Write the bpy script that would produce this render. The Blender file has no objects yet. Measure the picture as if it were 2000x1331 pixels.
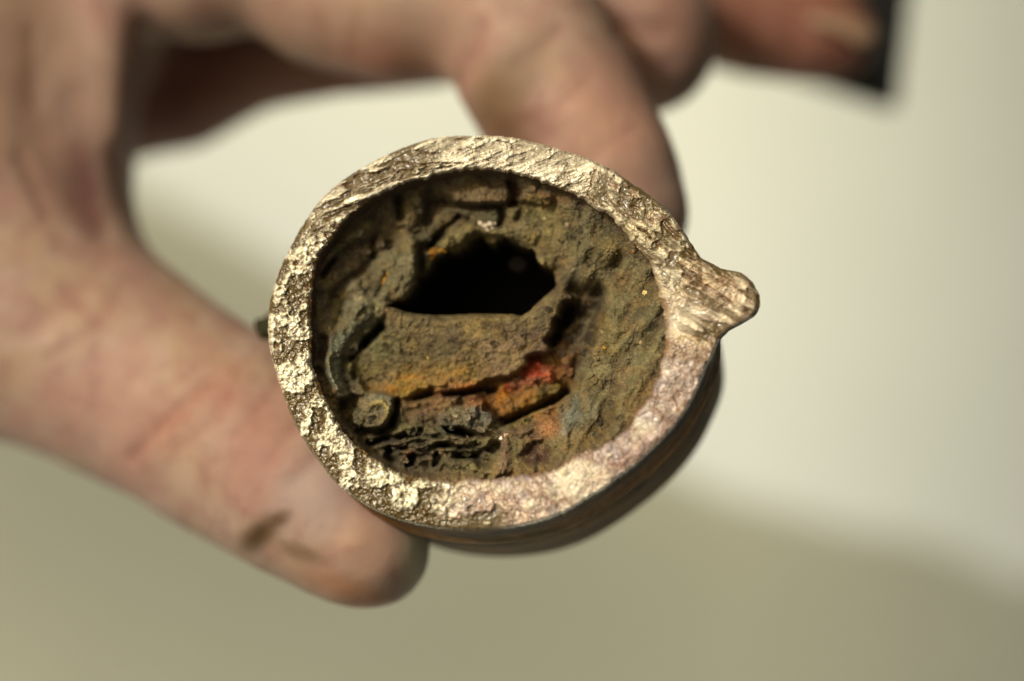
import bpy, math, random
import numpy as np
from mathutils import Vector
R = math.radians
random.seed(4); rng = np.random.default_rng(4)
S = bpy.context.scene
COL = S.collection

# ------------------------------------------------------------------ camera, world, sun, exposure
D = 0.28                                # camera height over the cut rim (metres)
PX = 0.1 / 2000                         # metres per photograph pixel in the rim plane
cam_d = bpy.data.cameras.new('camera'); cam = bpy.data.objects.new('camera', cam_d); COL.objects.link(cam)
cam.location = (0, 0, D); cam.rotation_euler = (0, 0, 0)
cam_d.sensor_width = 36; cam_d.lens = 36 * D / 0.1
cam_d.clip_start = 0.01; cam_d.clip_end = 50
cam_d.dof.use_dof = True; cam_d.dof.focus_distance = D + 0.001; cam_d.dof.aperture_fstop = 6.8
cam_d.dof.aperture_blades = 0
S.camera = cam
SUN_EL, SUN_AZ = R(46.5), math.atan2(0.63, -0.78)      # light from the upper left of the picture
sd = Vector((math.cos(SUN_EL) * math.cos(SUN_AZ), math.cos(SUN_EL) * math.sin(SUN_AZ), math.sin(SUN_EL)))
w = bpy.data.worlds.new('World'); S.world = w; w.use_nodes = True
nt = w.node_tree; bg = nt.nodes['Background']; sky = nt.nodes.new('ShaderNodeTexSky')
sky.sky_type = 'NISHITA'; sky.sun_disc = False; sky.sun_elevation = SUN_EL
sky.sun_rotation = math.atan2(sd.x, sd.y)
sky.air_density = 0.35; sky.dust_density = 7.0; sky.ozone_density = 0.0
mx = nt.nodes.new('ShaderNodeMix'); mx.data_type = 'RGBA'; mx.blend_type = 'MULTIPLY'; mx.inputs[0].default_value = 1
mx.inputs[7].default_value = (1.0, .955, .63, 1)              # warm tint added to the sky light that fills the shade
nt.links.new(sky.outputs[0], mx.inputs[6]); nt.links.new(mx.outputs[2], bg.inputs[0]); bg.inputs[1].default_value = 0.145
sl = bpy.data.lights.new('sun', 'SUN'); sun = bpy.data.objects.new('sun', sl); COL.objects.link(sun)
sl.energy = 2.25; sl.angle = R(0.6); sl.color = (1.0, 0.97, 0.93)
sun.rotation_euler = sd.to_track_quat('Z', 'Y').to_euler(); sun.location = (0, 0, 1)
S.view_settings.view_transform = 'Standard'; S.view_settings.look = 'None'
S.view_settings.exposure = -0.05; S.view_settings.gamma = 1
S.render.engine = 'CYCLES'

# ------------------------------------------------------------------ numeric helpers
def lin(c):
    c = np.asarray(c, float) / 255.0
    return np.where(c <= .04045, c / 12.92, ((c + .055) / 1.055) ** 2.4)
def sst(a, b, x):
    t = np.clip((x - a) / (b - a), 0, 1); return t * t * (3 - 2 * t)
def h2(i, j, s=0):
    i = i.astype(np.int64); j = j.astype(np.int64)
    n = (i * 374761393 + j * 668265263 + s * 362437) & 0xffffffff
    n = ((n ^ (n >> 13)) * 1274126177) & 0xffffffff
    n = ((n ^ (n >> 16)) * 2246822519) & 0xffffffff
    return ((n ^ (n >> 15)) & 0xffffff) / float(0xffffff)
def vn(x, y, s=0):
    i = np.floor(x); j = np.floor(y); u = x - i; v = y - j
    u = u * u * u * (u * (u * 6 - 15) + 10); v = v * v * v * (v * (v * 6 - 15) + 10)
    a = h2(i, j, s); b = h2(i + 1, j, s); c = h2(i, j + 1, s); d = h2(i + 1, j + 1, s)
    return (a + (b - a) * u) * (1 - v) + (c + (d - c) * u) * v
def fbm(x, y, sc, o=4, s=0, g=.5):
    r = 0; a = 1; t = 0; x = x / sc; y = y / sc
    for k in range(o):
        r = r + a * (vn(x, y, s + k * 7) * 2 - 1); t += a; a *= g
        x, y = 1.97 * (x * .8 - y * .6) + 3.1, 1.97 * (x * .6 + y * .8) + 1.7
    return r / t
def ridg(x, y, sc, o=3, s=0):
    r = 0; a = 1; t = 0
    for k in range(o):
        r = r + a * (1 - np.abs(vn(x / sc, y / sc, s + k) * 2 - 1)); t += a; a *= .5; sc *= .5
    return r / t
def worley(x, y, sc, s=0, jit=.9):
    """distance to the nearest and second nearest cell point, with that cell's two random numbers and offset"""
    x = x / sc; y = y / sc; i0 = np.floor(x); j0 = np.floor(y)
    f1 = np.full(x.shape, 9.); f2 = f1.copy(); ra = f1 * 0; rb = f1 * 0; ox = f1 * 0; oy = f1 * 0
    for di in (-1, 0, 1):
        for dj in (-1, 0, 1):
            i = i0 + di; j = j0 + dj
            px = i + .5 + jit * (h2(i, j, s) - .5); py = j + .5 + jit * (h2(i, j, s + 1) - .5)
            dx = x - px; dy = y - py; d = np.hypot(dx, dy)
            n = d < f1; f2 = np.where(n, f1, np.minimum(f2, d))
            ra = np.where(n, h2(i, j, s + 2), ra); rb = np.where(n, h2(i, j, s + 3), rb)
            ox = np.where(n, dx, ox); oy = np.where(n, dy, oy); f1 = np.where(n, d, f1)
    return f1, f2, ra, rb, ox, oy
def seg_d(X, Y, P, closed=False):
    P = np.asarray(P, float); d = np.full(X.shape, 1e9); n = len(P)
    for k in range(n if closed else n - 1):
        a = P[k]; b = P[(k + 1) % n]; v = b - a; L = max(v @ v, 1e-9)
        t = np.clip(((X - a[0]) * v[0] + (Y - a[1]) * v[1]) / L, 0, 1)
        d = np.minimum(d, np.hypot(X - a[0] - t * v[0], Y - a[1] - t * v[1]))
    return d
def poly_sd(X, Y, P):
    P = np.asarray(P, float); ins = np.zeros(X.shape, bool); n = len(P)
    for k in range(n):
        a = P[k]; b = P[(k + 1) % n]
        c = (a[1] > Y) != (b[1] > Y)
        with np.errstate(divide='ignore', invalid='ignore'):
            ins ^= c & (X < (b[0] - a[0]) * (Y - a[1]) / (b[1] - a[1] + 1e-12) + a[0])
    d = seg_d(X, Y, P, True)
    return np.where(ins, -d, d)

def TILT(px, py):                       # height (m) of the slightly tilted cut plane at a photograph pixel
    return ((px - 955) * 0.125 - (640 - py) * -0.0 + (py - 640) * 0.19) * PX
AXn = np.array((0.125, -0.195, -1.0))   # pipe axis, pointing away from the camera
def W(px, py, depth):                   # photograph pixel + metres below the rim plane -> world
    k = (D + depth) / D
    return np.stack([(px - 1000) * PX * k, -(py - 665.5) * PX * k, -depth + 0 * px], -1)

def mesh_obj(name, V, F, mat, parent=None, attrs=None, smooth=True):
    me = bpy.data.meshes.new(name); V = np.asarray(V, np.float32); F = np.asarray(F, np.int32)
    me.vertices.add(len(V)); me.vertices.foreach_set('co', V.ravel())
    n = F.shape[1]; me.loops.add(F.size); me.loops.foreach_set('vertex_index', F.ravel())
    me.polygons.add(len(F)); me.polygons.foreach_set('loop_start', np.arange(0, F.size, n, dtype=np.int32))
    me.update(calc_edges=True); me.validate()
    me.polygons.foreach_set('use_smooth', np.full(len(me.polygons), smooth))
    for k, a in (attrs or {}).items():
        a = np.asarray(a, np.float32)
        if a.ndim == 2:
            at = me.attributes.new(k, 'FLOAT_COLOR', 'POINT')
            at.data.foreach_set('color', np.concatenate([a, np.ones((len(a), 1), np.float32)], 1).ravel())
        else:
            at = me.attributes.new(k, 'FLOAT', 'POINT'); at.data.foreach_set('value', a)
    me.materials.append(mat)
    o = bpy.data.objects.new(name, me); COL.objects.link(o)
    if parent: o.parent = parent
    return o
def grid_faces(nu, nv, closed_u=False):
    i = np.arange(nu if closed_u else nu - 1)[:, None]; j = np.arange(nv - 1)[None]
    i2 = (i + 1) % nu
    return np.stack([i * nv + j, i2 * nv + j, i2 * nv + j + 1, i * nv + j + 1], -1).reshape(-1, 4)
def compact(V, F, attrs):
    u, inv = np.unique(F, return_inverse=True)
    return V[u], inv.reshape(F.shape), {k: a[u] for k, a in attrs.items()}
def empty(name, loc, label, cat):
    o = bpy.data.objects.new(name, None); COL.objects.link(o); o.location = loc
    o.empty_display_size = .01; o['label'] = label; o['category'] = cat
    return o

# ------------------------------------------------------------------ materials
def new_mat(name):
    m = bpy.data.materials.new(name); m.use_nodes = True; t = m.node_tree
    return m, t, t.nodes['Principled BSDF']
def noise_node(t, scale, detail=4, rough=.6):
    tc = t.nodes.new('ShaderNodeTexCoord'); n = t.nodes.new('ShaderNodeTexNoise')
    t.links.new(tc.outputs['Object'], n.inputs['Vector'])
    n.inputs['Scale'].default_value = scale; n.inputs['Detail'].default_value = detail; n.inputs['Roughness'].default_value = rough
    return n
def attr_mat(name, rough, spec, nsc, namp, bump, bdist, metal_attr=False, sss=0, coat=0, rough_attr=False):
    m, t, b = new_mat(name)
    a = t.nodes.new('ShaderNodeAttribute'); a.attribute_name = 'col'
    n = noise_node(t, nsc, 3, .65)
    mr = t.nodes.new('ShaderNodeMapRange'); mr.inputs['From Min'].default_value = .3; mr.inputs['From Max'].default_value = .7
    mr.inputs['To Min'].default_value = 1 - namp; mr.inputs['To Max'].default_value = 1 + namp
    t.links.new(n.outputs['Fac'], mr.inputs['Value'])
    vm = t.nodes.new('ShaderNodeVectorMath'); vm.operation = 'SCALE'
    t.links.new(a.outputs['Color'], vm.inputs[0]); t.links.new(mr.outputs[0], vm.inputs['Scale'])
    t.links.new(vm.outputs[0], b.inputs['Base Color'])
    b.inputs['Roughness'].default_value = rough; b.inputs['Specular IOR Level'].default_value = spec
    if metal_attr:
        k = t.nodes.new('ShaderNodeAttribute'); k.attribute_name = 'metal'; t.links.new(k.outputs['Fac'], b.inputs['Metallic'])
    if rough_attr:
        k = t.nodes.new('ShaderNodeAttribute'); k.attribute_name = 'rough'; t.links.new(k.outputs['Fac'], b.inputs['Roughness'])
    if sss:
        b.inputs['Subsurface Weight'].default_value = sss; b.inputs['Subsurface Radius'].default_value = (1, .35, .2)
        b.inputs['Subsurface Scale'].default_value = .0025
    bp = t.nodes.new('ShaderNodeBump'); bp.inputs['Strength'].default_value = bump; bp.inputs['Distance'].default_value = bdist
    t.links.new(n.outputs['Fac'], bp.inputs['Height']); t.links.new(bp.outputs[0], b.inputs['Normal'])
    return m
M_crust = attr_mat('rust_crust', .85, .25, 4500, .35, .7, .00012)
M_brass = attr_mat('broken_brass', .35, .5, 4200, .18, .6, .00006, metal_attr=True, rough_attr=True)
M_brass.node_tree.nodes['Principled BSDF'].inputs['Coat Weight'].default_value = .55
M_brass.node_tree.nodes['Principled BSDF'].inputs['Coat Roughness'].default_value = .16
M_wall = attr_mat('tarnished_brass', .7, .12, 900, .3, .4, .00015, metal_attr=True)
M_skin = attr_mat('skin', .62, .22, 260, .05, .35, .0004, sss=.25)

m, t, b = new_mat('cream_board'); n = noise_node(t, 14, 4, .55); cr = t.nodes.new('ShaderNodeValToRGB')
cr.color_ramp.elements[0].color = (.65, .685, .63, 1); cr.color_ramp.elements[1].color = (.71, .745, .70, 1)
cr.color_ramp.elements[0].position = .3; cr.color_ramp.elements[1].position = .7
t.links.new(n.outputs['Fac'], cr.inputs[0]); t.links.new(cr.outputs[0], b.inputs['Base Color']); b.inputs['Roughness'].default_value = .75
M_board = m
m, t, b = new_mat('black_plastic'); n = noise_node(t, 400, 3); b.inputs['Base Color'].default_value = (.010, .010, .009, 1); b.inputs['Roughness'].default_value = .7; b.inputs['Specular IOR Level'].default_value = .15
bp = t.nodes.new('ShaderNodeBump'); bp.inputs['Strength'].default_value = .2; bp.inputs['Distance'].default_value = .0003
t.links.new(n.outputs['Fac'], bp.inputs['Height']); t.links.new(bp.outputs[0], b.inputs['Normal'])
M_black = m
m, t, b = new_mat('finger_nail'); n = noise_node(t, 500, 2); cr = t.nodes.new('ShaderNodeValToRGB')
cr.color_ramp.elements[0].color = (.21, .13, .085, 1); cr.color_ramp.elements[1].color = (.24, .15, .10, 1)
t.links.new(n.outputs['Fac'], cr.inputs[0]); t.links.new(cr.outputs[0], b.inputs['Base Color']); b.inputs['Roughness'].default_value = .5; b.inputs['Specular IOR Level'].default_value = .3
M_nail = m

# ------------------------------------------------------------------ setting: cream sheet behind, black corner on it
BD = 0.235                               # distance of the sheet below the rim
xs = np.linspace(-.8, .8, 321); ys = np.linspace(-.8, .8, 321)
GX, GY = np.meshgrid(xs, ys, indexing='ij')
GZ = -BD + .0006 * fbm(GX, GY, .09, 3, 5)
bu = GX + .12 * GY - .036; bend = np.clip(bu, 0, .07); GZ = GZ - 4.6 * bend ** 2 - .64 * np.maximum(bu - .07, 0)      # curl added so the sheet turns from the sun and dims to the right
mesh_obj('backdrop', np.stack([GX, GY, GZ], -1).reshape(-1, 3), grid_faces(321, 321), M_board)['kind'] = 'structure'

def prism(name, quad, z0, z1, bev, mat, parent=None):
    import bmesh
    bm = bmesh.new(); lo = [bm.verts.new((x, y, z0)) for x, y in quad]; hi = [bm.verts.new((x, y, z1)) for x, y in quad]
    bm.faces.new(lo[::-1]); bm.faces.new(hi)
    for k in range(len(quad)): bm.faces.new((lo[k], lo[(k + 1) % len(quad)], hi[(k + 1) % len(quad)], hi[k]))
    bmesh.ops.recalc_face_normals(bm, faces=bm.faces)
    bmesh.ops.bevel(bm, geom=bm.edges[:], offset=bev, segments=3, affect='EDGES', profile=.5)
    me = bpy.data.meshes.new(name); bm.to_mesh(me); bm.free(); me.materials.append(mat)
    for p in me.polygons: p.use_smooth = True
    o = bpy.data.objects.new(name, me); COL.objects.link(o)
    if parent: o.parent = parent
    return o
HD = .098
c0 = W(np.float64(1754), np.float64(212), HD)[:2]
e1 = np.array((-.952, .305)); e2 = np.array((.11, .99))
blk = empty('black_panel', (0, 0, 0), 'thin black square-cornered panel held upright behind the little fingertip', 'panel')
q = [c0 + e2 * .09, c0 + e1 * .024 + e2 * .09, c0 + e1 * .024, c0]
prism('panel_body', q, -HD - .006, -HD, .0008, M_black, blk)
ctr = sum(q) / 4
prism('face_plate', [ctr + (p - ctr) * .94 for p in q], -HD + .0002, -HD + .0009, .0003, M_black, blk)

# ------------------------------------------------------------------ the pipe
pipe = empty('corroded_pipe', (0, 0, 0), 'broken brass pipe end with a spurred rim, clogged with olive and red rust', 'pipe')
CX, CY = 955., 640.
OUT = [(528,588),(548,525),(571,477),(594,437),(628,388),(663,357),(717,323),(777,294),(843,271),(914,266),(1017,273),(1074,287),(1117,300),(1177,323),(1203,337),(1237,361),(1274,386),(1300,406),(1323,437),(1351,477),(1368,503),(1408,525),(1448,533),(1471,551),(1484,577),(1484,600),(1477,615),(1458,626),(1426,642),(1407,660),(1397,686),(1379,720),(1366,753),(1343,798),(1300,853),(1259,893),(1210,932),(1150,974),(1110,998),(1053,1020),(995,1032),(940,1037),(880,1036),(830,1030),(780,1017),(735,999),(695,976),(658,946),(631,912),(598,867),(571,818),(553,769),(539,724),(528,686),(524,656),(524,620)]
INN = [(608,583),(613,540),(626,497),(648,465),(677,426),(708,402),(743,378),(786,360),(840,346),(900,335),(985,337),(1031,346),(1074,364),(1117,380),(1151,402),(1191,423),(1214,451),(1237,477),(1266,508),(1279,543),(1285,563),(1294,611),(1300,675),(1282,743),(1267,780),(1240,803),(1228,833),(1180,870),(1128,888),(1105,908),(1041,927),(978,931),(913,934),(838,938),(786,927),(740,900),(688,863),(650,807),(624,750),(609,713),(607,649)]
BODY = [(a, b) for a, b in OUT if not (a > 1340 and 480 < b < 665)]
def polar(P):
    P = np.array(P, float); th = np.arctan2(P[:, 1] - CY, P[:, 0] - CX); r = np.hypot(P[:, 0] - CX, P[:, 1] - CY)
    o = np.argsort(th); th = th[o]; r = r[o]
    return np.concatenate([th - 2 * np.pi, th, th + 2 * np.pi]), np.tile(r, 3)
def rad(P, th, sm=0):
    a, r = polar(P)
    if not sm: return np.interp(th, a, r)
    return sum(np.interp(th + s, a, r) * w_ for s, w_ in zip(np.linspace(-sm, sm, 7), (.06, .12, .2, .24, .2, .12, .06)))
NT = 2300
TH = np.linspace(-np.pi, np.pi, NT, endpoint=False)
jag = fbm(np.cos(TH) * 400, np.sin(TH) * 400, 14, 4, 3)
r_in = rad(INN, TH, .02) + 5.0 * jag + 3 * fbm(np.cos(TH) * 400, np.sin(TH) * 400, 40, 2, 8)
r_out = rad(OUT, TH, .008) + 1.6 * fbm(np.cos(TH) * 500, np.sin(TH) * 500, 9, 3, 9)
r_body = rad(BODY, TH, .12)

def band(deg, a, b, s=10):               # soft mask between two bearings (degrees, 0 = right, 90 = down)
    d = (deg - a) % 360; w_ = (b - a) % 360
    return sst(0, s, d) * (1 - sst(w_ - s, w_, d)) * (d < w_)
# --- broken face
NR = 84
T = np.linspace(0, 1, NR) ** 1.0
Rg = r_in[:, None] + (r_out - r_in)[:, None] * T[None]
X = CX + Rg * np.cos(TH)[:, None]; Y = CY + Rg * np.sin(TH)[:, None]
deg = np.degrees(TH)[:, None] % 360 + 0 * X; tt = T[None] + 0 * X
wx = X + 5 * fbm(X, Y, 18, 3, 21); wy = Y + 5 * fbm(X, Y, 18, 3, 22)
wgx = wx + 2.6 * fbm(X, Y, 6.5, 2, 23); wgy = wy + 2.6 * fbm(X, Y, 6.5, 2, 24)
left = band(deg, 95, 222, 14); tl = band(deg, 200, 262, 16); top = band(deg, 245, 312, 14); ur = band(deg, 300, 352, 12)
lug = sst(1310, 1350, X) * sst(480, 520, Y) * (1 - sst(655, 680, Y)); lr = band(deg, 8, 80, 12); bot = band(deg, 66, 112, 14)
# rounded grains, two sizes, and slabs
f1, f2, ra, rb, ox, oy = worley(wgx, wgy, 11.5, 40, 1.0)
g1, g2, sa, sb, qx, qy = worley(wgx * .8 + wgy * .35, wgy * 1.1 - wgx * .2, 6.6, 50, 1.0)
k1, k2, ta, tb, kx, ky = worley(wx, wy, 4.6, 60)
rho = .34 + .34 * ra; rho2 = .34 + .30 * sa
gA = 1 - sst(.72 * rho, 1.08 * rho, f1); gB = 1 - sst(.7 * rho2, 1.1 * rho2, g1)
gm = np.maximum(gA, .8 * gB)
dome = np.maximum(np.clip(1 - (f1 / rho) ** 2, 0, 1), .55 * np.clip(1 - (g1 / rho2) ** 2, 0, 1)); edge1 = sst(.02, .22, f2 - f1)
edge2 = sst(.02, .25, g2 - g1); edge3 = sst(.0, .25, k2 - k1)
facet1 = ox * (ra - .5) * 2.0 + oy * (rb - .5) * 2.0
facet2 = qx * (sa - .5) * 2.2 + qy * (sb - .5) * 2.2
facet3 = kx * (ta - .5) * 2.0 + ky * (tb - .5) * 2.0
ua, va = X * .93 - Y * .36, X * .36 + Y * .93; ub, vb = X * .84 + Y * .54, -X * .54 + Y * .84
scr = (tl + .8 * top) * fbm(ua / 5, va, 5.5, 3, 72) + (ur + lug) * 1.2 * fbm(ub / 5, vb, 7, 3, 73)
grain = .26 * scr + left * (.30 * dome + .22 * facet1 * gm + .06 * facet2) + (1 - left) * ((.05 + .08 * (tl + top)) * facet2 + .05 * edge2 + (.05 + .03 * top) * facet3 + .03 * edge3 + .13 * fbm(wx, wy, 12, 4, 74, .62))
lump = .30 * fbm(X, Y, 46, 3, 70) + .12 * fbm(wx, wy, 17, 4, 71)
rise = .30 * np.sin(np.pi * np.clip(tt, 0, 1)) ** .6
dull = (1 - left) * sst(-.1, .3, fbm(wx, wy, 52, 3, 75)); H = lump + grain * 1.15 * (1 - .6 * dull) + rise
H += -.9 * sst(.93, 1.0, tt) ** 1.5 - .5 * (1 - sst(0, .09, tt))
H += -.35 * left * sst(.6, 1, tt)                                     # left shoulder rolls outward
# smooth varnish like patches where no grain stands proud
pits_ = sst(.12, .42, fbm(X, Y, 30, 3, 77) + .35 * fbm(X, Y, 9, 2, 78))
olive = left * sst(-.06, .16, fbm(X, Y, 26, 3, 80) + .25 * (tt - .35) - .02)
olive = np.maximum(olive, band(deg, 78, 135, 12) * sst(.55, .8, tt + .26 * fbm(X, Y, 18, 4, 82)))
olive = np.maximum(olive, ur * sst(-.05, .25, fbm(X, Y, 20, 3, 83) + .5 * (tt - .5)))
ua, va = X * .93 - Y * .36, X * .36 + Y * .93; ub, vb = X * .84 + Y * .54, -X * .54 + Y * .84
olive = np.maximum(olive, np.maximum(tl, .6 * top) * sst(.0, .2, fbm(ua / 4 + 3 * fbm(X, Y, 20, 2, 87), va, 13, 4, 84) + .35 * (tt - .5) - .06 * (top > .5)))
olive = np.maximum(olive, .85 * np.maximum(ur, lug) * sst(.0, .2, fbm(ub / 4, vb, 14, 4, 85) + .3 * (tt - .5)))
H = H * (1 - .55 * olive) + olive * (-.12 + 0 * H)
GRO = [([(655,368),(705,357),(760,353),(800,345)],3.5), ([(690,345),(740,335),(790,318)],2.5), ([(735,312),(800,320),(850,318),(905,322)],1.8),
       ([(612,415),(650,440),(672,448)],3), ([(585,460),(610,470),(632,475)],4), ([(556,515),(590,518),(622,512)],3), ([(640,395),(680,400),(715,412)],3),
       ([(845,278),(900,272),(970,276),(1020,283)],2), ([(1210,395),(1270,420),(1330,470),(1365,515)],3), ([(1180,380),(1230,430),(1290,480),(1340,520)],2.4),
       ([(1330,535),(1380,560),(1420,585),(1460,608)],4), ([(1350,520),(1400,545),(1460,570)],2), ([(1300,560),(1350,590),(1400,620)],1.8),
       ([(1160,330),(1150,380),(1165,410)],2.5), ([(545,560),(575,565),(600,560)],2.5), ([(532,640),(545,690)],3.5),
       ([(800,290),(840,300),(900,296)],1.6), ([(770,335),(830,333),(880,326)],1.6)]
groove = 0 * X
for P, wd in GRO:
    groove = np.maximum(groove, 1 - sst(wd * .4, wd * 1.5, seg_d(wx, wy, P)))
groove = groove * sst(-.35, .25, fbm(X, Y, 20, 3, 89)); H -= .2 * groove
# colours
warm = fbm(X, Y, 34, 4, 90)[..., None]; fine = fbm(X, Y, 6, 3, 91)[..., None]
def c3(r_, g_, b_): return lin((r_, g_, b_))[None, None]
crev = np.where(left > .5, 1 - gm, 1 - edge2 * .6 - .4 * edge3)[..., None]
cb = c3(255, 246, 216) * (1 + .12 * warm)
cc = cb * left[..., None]; wsum = left[..., None].copy()
for mk, c in ((tl, c3(246, 234, 206)), (top, c3(240, 229, 202)), (ur, c3(206, 192, 156)), (lug, c3(192, 168, 136) ), (lr, c3(178, 158, 146)), (bot, c3(186, 162, 142))):
    cc = cc + c * (1 + .34 * warm + .36 * fine) * mk[..., None]; wsum = wsum + mk[..., None]
C = cc / np.maximum(wsum, .05)
C = np.where(wsum < .05, c3(160, 135, 110) + 0 * C, C)
C *= 1 + .28 * (rb - .5)[..., None] + .22 * (sb - .5)[..., None]
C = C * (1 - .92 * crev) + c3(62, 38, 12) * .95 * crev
br = sst(.0, .32, fbm(wx * .8 + wy * .6, (wy * .8 - wx * .6) * 1.5, 19, 5, 95, .6))[..., None] * (.35 + .35 * (lug + lr + bot) + .55 * ur * sst(.25, .5, tt))[..., None] * (1 - left[..., None] * .75)
C = C * (1 - .45 * dull[..., None]) + c3(212, 202, 178) * (1 + .3 * fine) * .45 * dull[..., None]; C = C * (1 + .75 * np.clip(scr, -.6, .6))[..., None]; C = C * (1 - br) + c3(112, 76, 46) * br
violet = (.8 - .6 * np.maximum(top, tl)) *1.0* sst(.0, .45, fbm(wx * .7 - wy * .7, wy * .7 + wx * .7, 31, 5, 96, .62)); violet = violet[..., None] * (.15 + .5 * (lr + bot) + .45 * (1 - sst(.0, .22, tt)))[..., None]
violet = np.clip(violet, 0, 1)
C = C * (1 - violet) + c3(140, 128, 130) * violet
C = C * (1 - olive[..., None]) + c3(80, 62, 22) * (1 + .3 * fine) * olive[..., None]
C = C * (1 - .85 * groove[..., None]) + c3(92, 60, 24) * .85 * groove[..., None]
pale = 1 - sst(22, 48, seg_d(X + 9 * fbm(X, Y, 12, 3, 97), Y + 9 * fbm(X, Y, 12, 3, 98), [(1120, 935), (1165, 945)]))
pale = np.maximum(pale, (1 - sst(8, 20, seg_d(X, Y, [(1120,392),(1185,432),(1235,490),(1270,530)]))) * .8)
pale = np.maximum(pale, (1 - sst(10, 55, np.hypot(X - 1335, Y - 610))) * .55)
pale = (pale * (.7 + .3 * fine[..., 0]))[..., None]
C = C * (1 - pale) + c3(218, 206, 182) * pale
rusty = (1 - sst(4, 24, seg_d(wx, wy, [(1150,950),(1215,905),(1275,855),(1325,800)])))[..., None] * .4 * (.6 + .8 * fine)
C = C * (1 - rusty) + c3(150, 92, 58) * rusty
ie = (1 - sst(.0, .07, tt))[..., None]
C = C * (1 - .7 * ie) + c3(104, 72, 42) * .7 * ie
spark = sst(.80, .9, sb) * edge2
metal = np.clip(left * .36 + tl * .3 + top * .14 + .1 * ur + .25 * bot + .15 * lr + .08 * lug + .5 * spark * (bot + top + ur), 0, 1)
metal = metal * (1 - olive * .75) * (1 - .8 * groove) * (1 - .92 * crev[..., 0]) * (1 - .6 * br[..., 0])
rough = .24 + .22 * dull + .16 * (1 - left) + .14 * sb - .04 * olive
V = W(X, Y, -TILT(X, Y) * 1.0 - H * 1e-3)
rimV = V.copy()
# skirt down the bore
sk = []
for dd in (.8e-3, 2e-3, 4e-3, 7e-3, 10e-3):
    rr = rad(INN, TH, .02) + 3.5 + 4 * jag * max(0, 1 - dd / 2e-3)
    x_ = CX + rr * np.cos(TH); y_ = CY + rr * np.sin(TH)
    p = W(x_, y_, -TILT(x_, y_) + .3e-3) + AXn[None] * dd * .7
    sk.append(p)
sk = np.stack(sk[::-1], 1); ns = sk.shape[1]
Vall = np.concatenate([sk, V], 1)
skC = np.repeat((c3(70, 50, 34)), NT, 0) + np.zeros((NT, ns, 3))
Call = np.concatenate([skC, C], 1)
Mall = np.concatenate([np.zeros((NT, ns)), metal], 1); Rall = np.concatenate([np.full((NT, ns), .8), rough], 1)
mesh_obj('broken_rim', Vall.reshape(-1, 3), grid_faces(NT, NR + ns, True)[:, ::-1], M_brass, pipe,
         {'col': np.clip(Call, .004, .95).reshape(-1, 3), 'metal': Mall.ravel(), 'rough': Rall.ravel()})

# --- outer wall with a bead and the spur tapering into it
LEN = 25e-3
dep = np.concatenate([np.linspace(0, 3e-3, 10), np.linspace(3.4e-3, LEN, 50)])
ring = rimV[:, -1]
rb_mid = r_body; xb = CX + rb_mid * np.cos(TH); yb = CY + rb_mid * np.sin(TH)
bodyp = W(xb, yb, -TILT(xb, yb))
cen = W(np.float64(CX), np.float64(CY), 0.0)
WV = []; WC = []; WM = []
for d_ in dep:
    f = sst(0, 7e-3, d_)
    base = ring * (1 - f) + bodyp * f
    sc = 1 - .012 * sst(.5e-3, 3.0e-3, d_) + .020 * np.exp(-((d_ - 8.5e-3) / 1.6e-3) ** 2) - .012 * np.exp(-((d_ - 12e-3) / 1.2e-3) ** 2) - .05 * sst(LEN - 2e-3, LEN, d_)
    a_ = TH * 210
    sc = sc + .0010 * fbm(a_, np.full(NT, d_ * 5e3), 26, 3, 101) * sst(0, 2e-3, d_)
    p = cen + (base - cen) * np.asarray(sc)[:, None] + AXn[None] * d_
    WV.append(p)
    n1 = fbm(a_, np.full(NT, d_ * 2e4), 60, 3, 110)[:, None]; n2 = fbm(a_, np.full(NT, d_ * 4e4), 34, 4, 111)[:, None]
    c = lin((126, 90, 50))[None] * (1 + .35 * n2) * (1 - sst(-.1, .4, n1)) + lin((86, 62, 28))[None] * sst(-.1, .4, n1)
    c = c * (.62 + .5 * math.exp(-((d_ - 8.2e-3) / 1.5e-3) ** 2))  # colour lowered for the wall's shadow side, lighter along the bead
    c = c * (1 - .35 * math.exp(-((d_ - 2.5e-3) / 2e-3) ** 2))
    WC.append(c); WM.append(np.full(NT, .12) + .1 * n1[:, 0])
WV = np.stack(WV, 1)
# closed back end
bc = cen + AXn * LEN
for s_ in (.9, .5, .02):
    WV = np.concatenate([WV, (bc + (WV[:, len(dep) - 1] - bc) * s_)[:, None]], 1); WC.append(WC[-1]); WM.append(WM[-1])
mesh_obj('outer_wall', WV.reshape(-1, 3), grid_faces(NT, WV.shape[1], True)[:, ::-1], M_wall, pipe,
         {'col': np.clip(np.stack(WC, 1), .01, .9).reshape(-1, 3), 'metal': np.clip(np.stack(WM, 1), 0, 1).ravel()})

# --- crust filling the bore: carved relief, metres below the rim plane
st = 1.35
gx = np.arange(596, 1312, st); gy = np.arange(324, 950, st)
X, Y = np.meshgrid(gx, gy, indexing='ij')
th = np.arctan2(Y - CY, X - CX); rr = np.hypot(X - CX, Y - CY)
rin = rad(INN, th.ravel(), .02).reshape(X.shape)
q_ = rr / rin; degi = np.degrees(th) % 360
xw = X + 7 * fbm(X, Y, 30, 4, 200) + 2.2 * fbm(X, Y, 7, 3, 201); yw = Y + 7 * fbm(X, Y, 30, 4, 202) + 2.2 * fbm(X, Y, 7, 3, 203)
xs_ = X + 1.8 * fbm(X, Y, 9, 3, 204); ys_ = Y + 1.8 * fbm(X, Y, 9, 3, 205)
key = [(0, 1.1), (45, 1.2), (80, 1.5), (110, 2.2), (145, 2.4), (180, 2.4), (215, 2.9), (245, 3.2), (280, 2.8), (305, 2.0), (335, 1.4), (360, 1.1)]
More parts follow.
